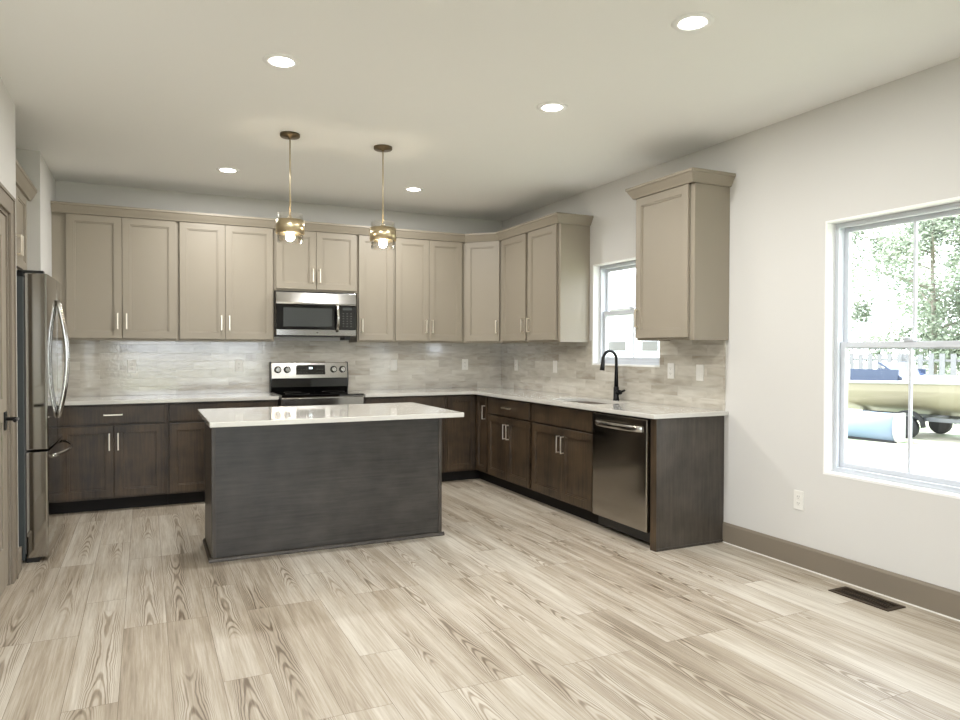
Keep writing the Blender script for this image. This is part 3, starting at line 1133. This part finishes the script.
outlet((-.008, -.365, 1.168), R(-90), 'white outlet on the window-wall tiles nearest the corner')
outlet((-.008, -1.167, 1.170), R(-90), 'white switch on the window-wall tiles left of the faucet', 'switch')
outlet((-.008, -2.853, 1.176), R(-90), 'white outlet just right of the small window, below the lone cabinet')
outlet((-.008, -3.164, 1.172), R(-90), 'white switch nearest the end of the window-wall tiles', 'switch')
outlet((0, -4.022, .412), R(-90), 'white outlet low on the wall below and left of the large window')

# floor vent
t = thing('floor_vent', 'dark bronze floor register on the planks below the large window', 'vent', (-.148, -4.580, 0))
MB().box(-.055, .055, -.155, .155, .0005, .0015).build('duct_shade_sheet', MT['ductshade'], t)  # flat black sheet on the floor, painting in the shade of the duct
b = MB()
for q in ((-.072, .072, -.175, -.150), (-.072, .072, .150, .175), (-.072, -.050, -.150, .150), (.050, .072, -.150, .150), (-.004, .004, -.150, .150)):
    b.box(q[0], q[1], q[2], q[3], .0005, .006)
b.build('vent_frame', MT['vent'], t, .002)
b = MB()
for i in range(22):
    y = -.142+i*.0135
    b.box(-.050, .050, y-.0022, y+.0022, .0008, .0045)
b.build('louvres', MT['vent'], t)

# ------------------------------------------------------------------ downlights
spots = [(-3.015, -3.430, 'recessed ceiling downlight above the front left of the island'),
         (-1.447, -4.656, 'recessed ceiling downlight nearest the camera, at the top right of the photo'),
         (-1.437, -3.448, 'recessed ceiling downlight in the middle of the ceiling, right of the pendants'),
         (-3.030, -1.030, 'recessed ceiling downlight near the back wall, left of the first pendant'),
         (-1.440, -1.050, 'recessed ceiling downlight near the back wall, right of the second pendant')]
spots += [(-3.02, -4.66, 'recessed ceiling downlight near the door wall, outside the frame'),
          (-3.0, -7.2, 'recessed ceiling downlight over the living area near the door wall'),
          (-1.45, -7.2, 'recessed ceiling downlight over the living area near the window wall')]
first = None
for x, y, lab in spots:
    if first is None:
        t = thing('recessed_downlight', lab, 'ceiling light', (x, y, H), 0, 'recessed downlights')
        MB().lathe([(.062, -.001), (.060, -.005), (.070, -.007), (.088, -.005), (.092, -.0005), (.092, 0), (.062, 0)], seg=40, closed=True).build('trim_ring', MT['whitetrim'], t)
        MB().lathe([(.061, -.0008), (.050, -.0035), (.02, -.004)], seg=40).build('lens', MT['led'], t)
        light('downlight_lamp', 'AREA', (0, 0, -.012), t, DOWN_W, (.985, .985, .975), .11)
        first = t
    else:
        t = dup(first)
        t.location = (x, y, H)
        t['label'] = lab

# ------------------------------------------------------------------ pendants
def pendant(x, y, lab):
    t = thing('pendant_lamp', lab, 'pendant lamp', (x, y, H), 0, 'pendant lamps over the island')
    MB().lathe([(.066, 0), (.066, -.016), (.062, -.021), (.012, -.024), (.008, -.034)], seg=40).build('canopy', MT['bronze'], t)
    MB().tube([(0, 0, -.03), (0, 0, -.56)], .0042, 10).build('stem', MT['brass'], t)
    zt, zb = -.540, -.728
    b = MB().lathe([(.080, zt), (.083, zt), (.083, zb), (.080, zb)], seg=48, closed=True)
    g = b.build('glass_shade', MT['lglass'], t)
    b = MB().lathe([(.0925, -.582), (.095, -.582), (.095, -.672), (.0925, -.672)], seg=48, closed=True)
    for k in range(3):
        a = 2*math.pi*k/3+.5
        b.tube([(.0, 0, -.60), (.093*math.cos(a), .093*math.sin(a), -.60)], .003, 8)
    b.build('metal_band', MT['brass'], t)
    MB().lathe([(.008, -.55), (.020, -.565), (.020, -.635), (.014, -.645)], seg=24).build('socket', MT['brass'], t)
    MB().lathe([(.012, -.645), (.015, -.655), (.028, -.680), (.030, -.695), (.024, -.712), (.008, -.722)], seg=24).build('bulb', MT['bulb'], t)
    light('pendant_light', 'POINT', (0, 0, -.742), t, PEND_W, (1, .86, .66), .028)
    return t
pendant(-2.753, -2.222, 'brass and clear glass pendant lamp, the left one over the island')
pendant(-2.095, -2.205, 'brass and clear glass pendant lamp, the right one over the island')

# ------------------------------------------------------------------ outside
GZ = -.45
b = MB()
b.prism([(-40, -60), (90, -60), (90, 90), (-40, 90)], GZ-.2, GZ)
struct(b.build('lawn_ground', MT['grass']))
random.seed(4)

def wheel(parent, c, r, w, ax='y'):
    o = MB().lathe([(r*.6, -w/2), (r*.95, -w/2), (r, -w*.3), (r, w*.3), (r*.95, w/2), (r*.6, w/2)], (0, 0, 0), 28, ax).build('wheel', MT['rubber'], parent, 0, c)
    MB().lathe([(r*.60, -w*.35), (r*.5, -w*.42), (r*.15, -w*.3), (r*.15, w*.3), (r*.5, w*.42), (r*.6, w*.35)], (0, 0, 0), 20, ax).build('hub', MT['galv'], o)

# snow plough blade: concave pale blue mouldboard
t = thing('snow_plough_blade', 'pale blue snow plough blade lying on the grass in front of the boat', 'snow plough', (9.3, 2.3, GZ), R(8))
pr = []
for k in range(9):
    a = R(-50+100*k/8)
    pr.append((.28-.36*math.cos(a), .30+.36*math.sin(a)))
back = [(x+.03, z) for x, z in pr[::-1]]
MB().extr(pr+back, 'y', -.62, .62, True).build('mouldboard', MT['plow'], t)
for y in (-.64, .60):
    MB().extr([(p[0]-.02, p[1]) for p in pr]+[(.34, .58), (.34, .02)], 'y', y, y+.04).build('end_plate', MT['hullw'], t)
MB().extr([(.02, .0), (.05, .0), (.07, .07), (.03, .07)], 'y', -.62, .62).build('cutting_edge', MT['rubber'], t)
b = MB()
b.tube([(.1, -.3, .3), (.8, -.1, .3)], .04)
b.tube([(.1, .3, .3), (.8, .1, .3)], .04)
b.tube([(.1, 0, .45), (.8, 0, .35)], .03)
b.build('push_frame', MT['galv'], t)

# boat on trailer
t = thing('boat_trailer', 'low galvanised boat trailer with wheels parked on the grass', 'trailer', (11.3, 1.0, GZ), R(188))
b = MB()
b.box(-.55, -.47, -2.8, 3.0, .36, .44)
b.box(.47, .55, -2.8, 3.0, .36, .44)
for y in (-2.5, -1, .4, 1.8, 2.9):
    b.box(-.55, .55, y-.04, y+.04, .36, .44)
b.tube([(-.5, 3.0, .40), (0, 3.8, .40), (0, 4.1, .42)], .04)
b.tube([(.5, 3.0, .40), (0, 3.8, .40)], .04)
b.build('trailer_frame', MT['galv'], t)
for s_ in (-1, 1):
    wheel(t, (s_*.72, -1.25, .22), .22, .15, 'x')
    b = MB()
    pts = [(s_*.72, -1.25+.31*math.cos(math.pi*k/10), .24+.31*math.sin(math.pi*k/10)) for k in range(11)]
    b.tube(pts, .10, 8, flat=(.25, 1.1))
    b.build('fender', MT['rubber'], t)
b = MB()
for y in (-2.2, -1.2):
    b.tube([(-.52, y, .40), (-.62, y+.15, .75), (-.52, y+.30, .40)], .025, 8)
b.build('side_bracket', MT['galv'], t)

t = thing('motor_boat', 'beige and white motor boat with blue windscreen resting on the trailer', 'boat', (11.3, 1.0, GZ+.44), R(188))
def hull_sections(sc, zoff):
    secs = []
    for k in range(15):
        f = k/14
        y = -2.9+6.2*f
        wd_ = .82*(1-max(0, (f-.55)/.45)**2.2*.93)*sc
        keel = .02+.42*max(0, (f-.6)/.4)**2
        sheer = .66+.14*f
        secs.append([(-wd_, y, sheer+zoff), (-wd_*.98, y, sheer-.18+zoff*0), (-wd_*.82, y, keel+.22), (0, y, keel), (wd_*.82, y, keel+.22), (wd_*.98, y, sheer-.18), (wd_, y, sheer+zoff)])
    return secs
b = MB()
secs = [[b.b.verts.new(p) for p in s_] for s_ in hull_sections(1, 0)]
for p_, q_ in zip(secs, secs[1:]):
    for i in range(6):
        f = b.b.faces.new((p_[i], p_[i+1], q_[i+1], q_[i]))
        f.smooth = i not in (0, 5)
    b.b.faces.new((p_[0], q_[0], q_[6], p_[6]))
b.b.faces.new(secs[0])
b.b.faces.new(secs[-1][::-1])
b.build('hull', MT['hull'], t)
b = MB()
for s_ in (-1, 1):
    pts = [Vector(sec[0 if s_ < 0 else -1])+Vector((0, 0, .0)) for sec in hull_sections(1.01, 0)]
    b.tube(pts, .035, 8)
b.build('rub_rail', MT['hullw'], t)
b = MB().prism([(-.66, -1.4), (.66, -1.4), (.60, .9), (.25, 2.2), (-.25, 2.2), (-.60, .9)], .68, .82)
b.build('foredeck', MT['hullw'], t, .03)
b = MB()
b.extr([(-1.30, .70), (-1.36, .70), (-1.95, 1.10), (-1.88, 1.10)], 'x', -.58, .58)
b.box(-.60, -.57, -2.5, -1.5, .66, .95)
b.box(.57, .60, -2.5, -1.5, .66, .95)
b.build('windscreen', MT['tint'], t)
b = MB().box(-.2, .2, -3.25, -2.92, .45, 1.05)
b.box(-.08, .08, -3.15, -2.98, -.1, .45)
b.build('outboard_motor', MT['hullw'], t, .04)

# neighbour house seen through the small window
t = thing('neighbour_house', 'white sided neighbouring house seen through the small window', 'house', (13.0, 12.5, GZ))
MB().box(-1.5, 1.6, -3.5, 3, 0, 3.2).build('house_wall', MT['siding'], t)
b = MB()
b.extr([(-1.8, 3.2), (1.9, 3.2), (.05, 4.6)], 'y', -3.8, 3.3)
b.build('roof', MT['roof'], t)
for y0, y1 in ((-2.9, -2.0), (-1.4, -.5), (.3, 1.6)):
    f = MB().box(-1.55, -1.5, y0, y1, 1.72, 2.12).build('window', MT['white'], t)
    MB().box(-1.57, -1.55, y0+.06, y1-.06, 1.76, 2.08).build('pane', MT['slot'], f)

# fence beyond the boat
t = thing('rail_fence', 'weathered picket fence running behind the boat', 'fence', (15.5, 3.5, GZ), R(4))
b = MB()
for i in range(40):
    y = -5.5+i*.28
    b.box(-.015, .015, y, y+.13, 1.0, 1.68+.04*random.random())
b.build('pickets', MT['fence'], t)
b = MB().box(.015, .06, -5.5, 5.6, 1.1, 1.16).box(.015, .06, -5.5, 5.6, 1.5, 1.56)
b.build('rails', MT['fence'], t)
for i in range(5):
    MB().box(.015, .13, -5.3+i*2.44-.05, -5.3+i*2.44+.05, 0, 1.7).build('post', MT['fence'], t)

def tree(loc, h, r, n, mat, label, lo=.3, sz=.16, seed=1, name='leafy_tree'):
    rnd = random.Random(seed)
    t = thing(name, label, 'tree', loc, 0)
    b = MB()
    b.tube([(0, 0, -.05), (.08, .05, h*.3), (-.05, .1, h*.6), (.05, 0, h*.92)], .2, 10, radii=[.11, .08, .05, .015])
    tips = []
    for i in range(16):
        z = h*(lo+.6*rnd.random())
        a = rnd.random()*6.283
        L = r*(.6+.4*rnd.random())
        e = Vector((math.cos(a)*L, math.sin(a)*L, z+L*.35))
        b.tube([(0, .05, z), e*.5+Vector((0, 0, z*.52)), e], .05, 6, radii=[.04, .03, .01])
        tips.append(e)
    b.build('trunk', MT['bark'], t)
    b = MB()
    cl = []
    for i in range(60):
        u = rnd.random()
        a = rnd.random()*6.283
        z = h*(lo+(1-lo)*rnd.random())
        rr = r*math.sqrt(rnd.random())*math.sin(math.pi*min(1, max(.08, (z/h-lo)/(1-lo)*.9+.1)))**.6
        cl.append((Vector((math.cos(a)*rr, math.sin(a)*rr, z)), .5+.55*rnd.random()))
    for i in range(n):
        c, cr_ = cl[rnd.randrange(len(cl))]
        p = c+Vector([rnd.gauss(0, .5)*cr_ for _ in range(3)])
        d1 = Vector([rnd.gauss(0, 1) for _ in range(3)]).normalized()
        d2 = d1.orthogonal().normalized()
        s_ = sz*(.6+.8*rnd.random())
        b.quad([p-d1*s_, p-d2*s_*.5, p+d1*s_, p+d2*s_*.5])
    b.build('foliage', mat, t)
    return t
tree((21.7, 8.6, GZ), 9.0, 3.2, 24000, MT['leafA'], 'pale broad tree filling the upper panes of the large window', .18, .085, 2)
tree((29.5, 11.2, GZ), 9.5, 3.4, 22000, MT['leafB'], 'greener tree behind the pale one, at the right edge of the large window', .12, .09, 5)
tree((28, 18.5, GZ), 7.0, 2.4, 3500, MT['leafA'], 'small thin tree at the left edge of the large window view', .25, .13, 8)
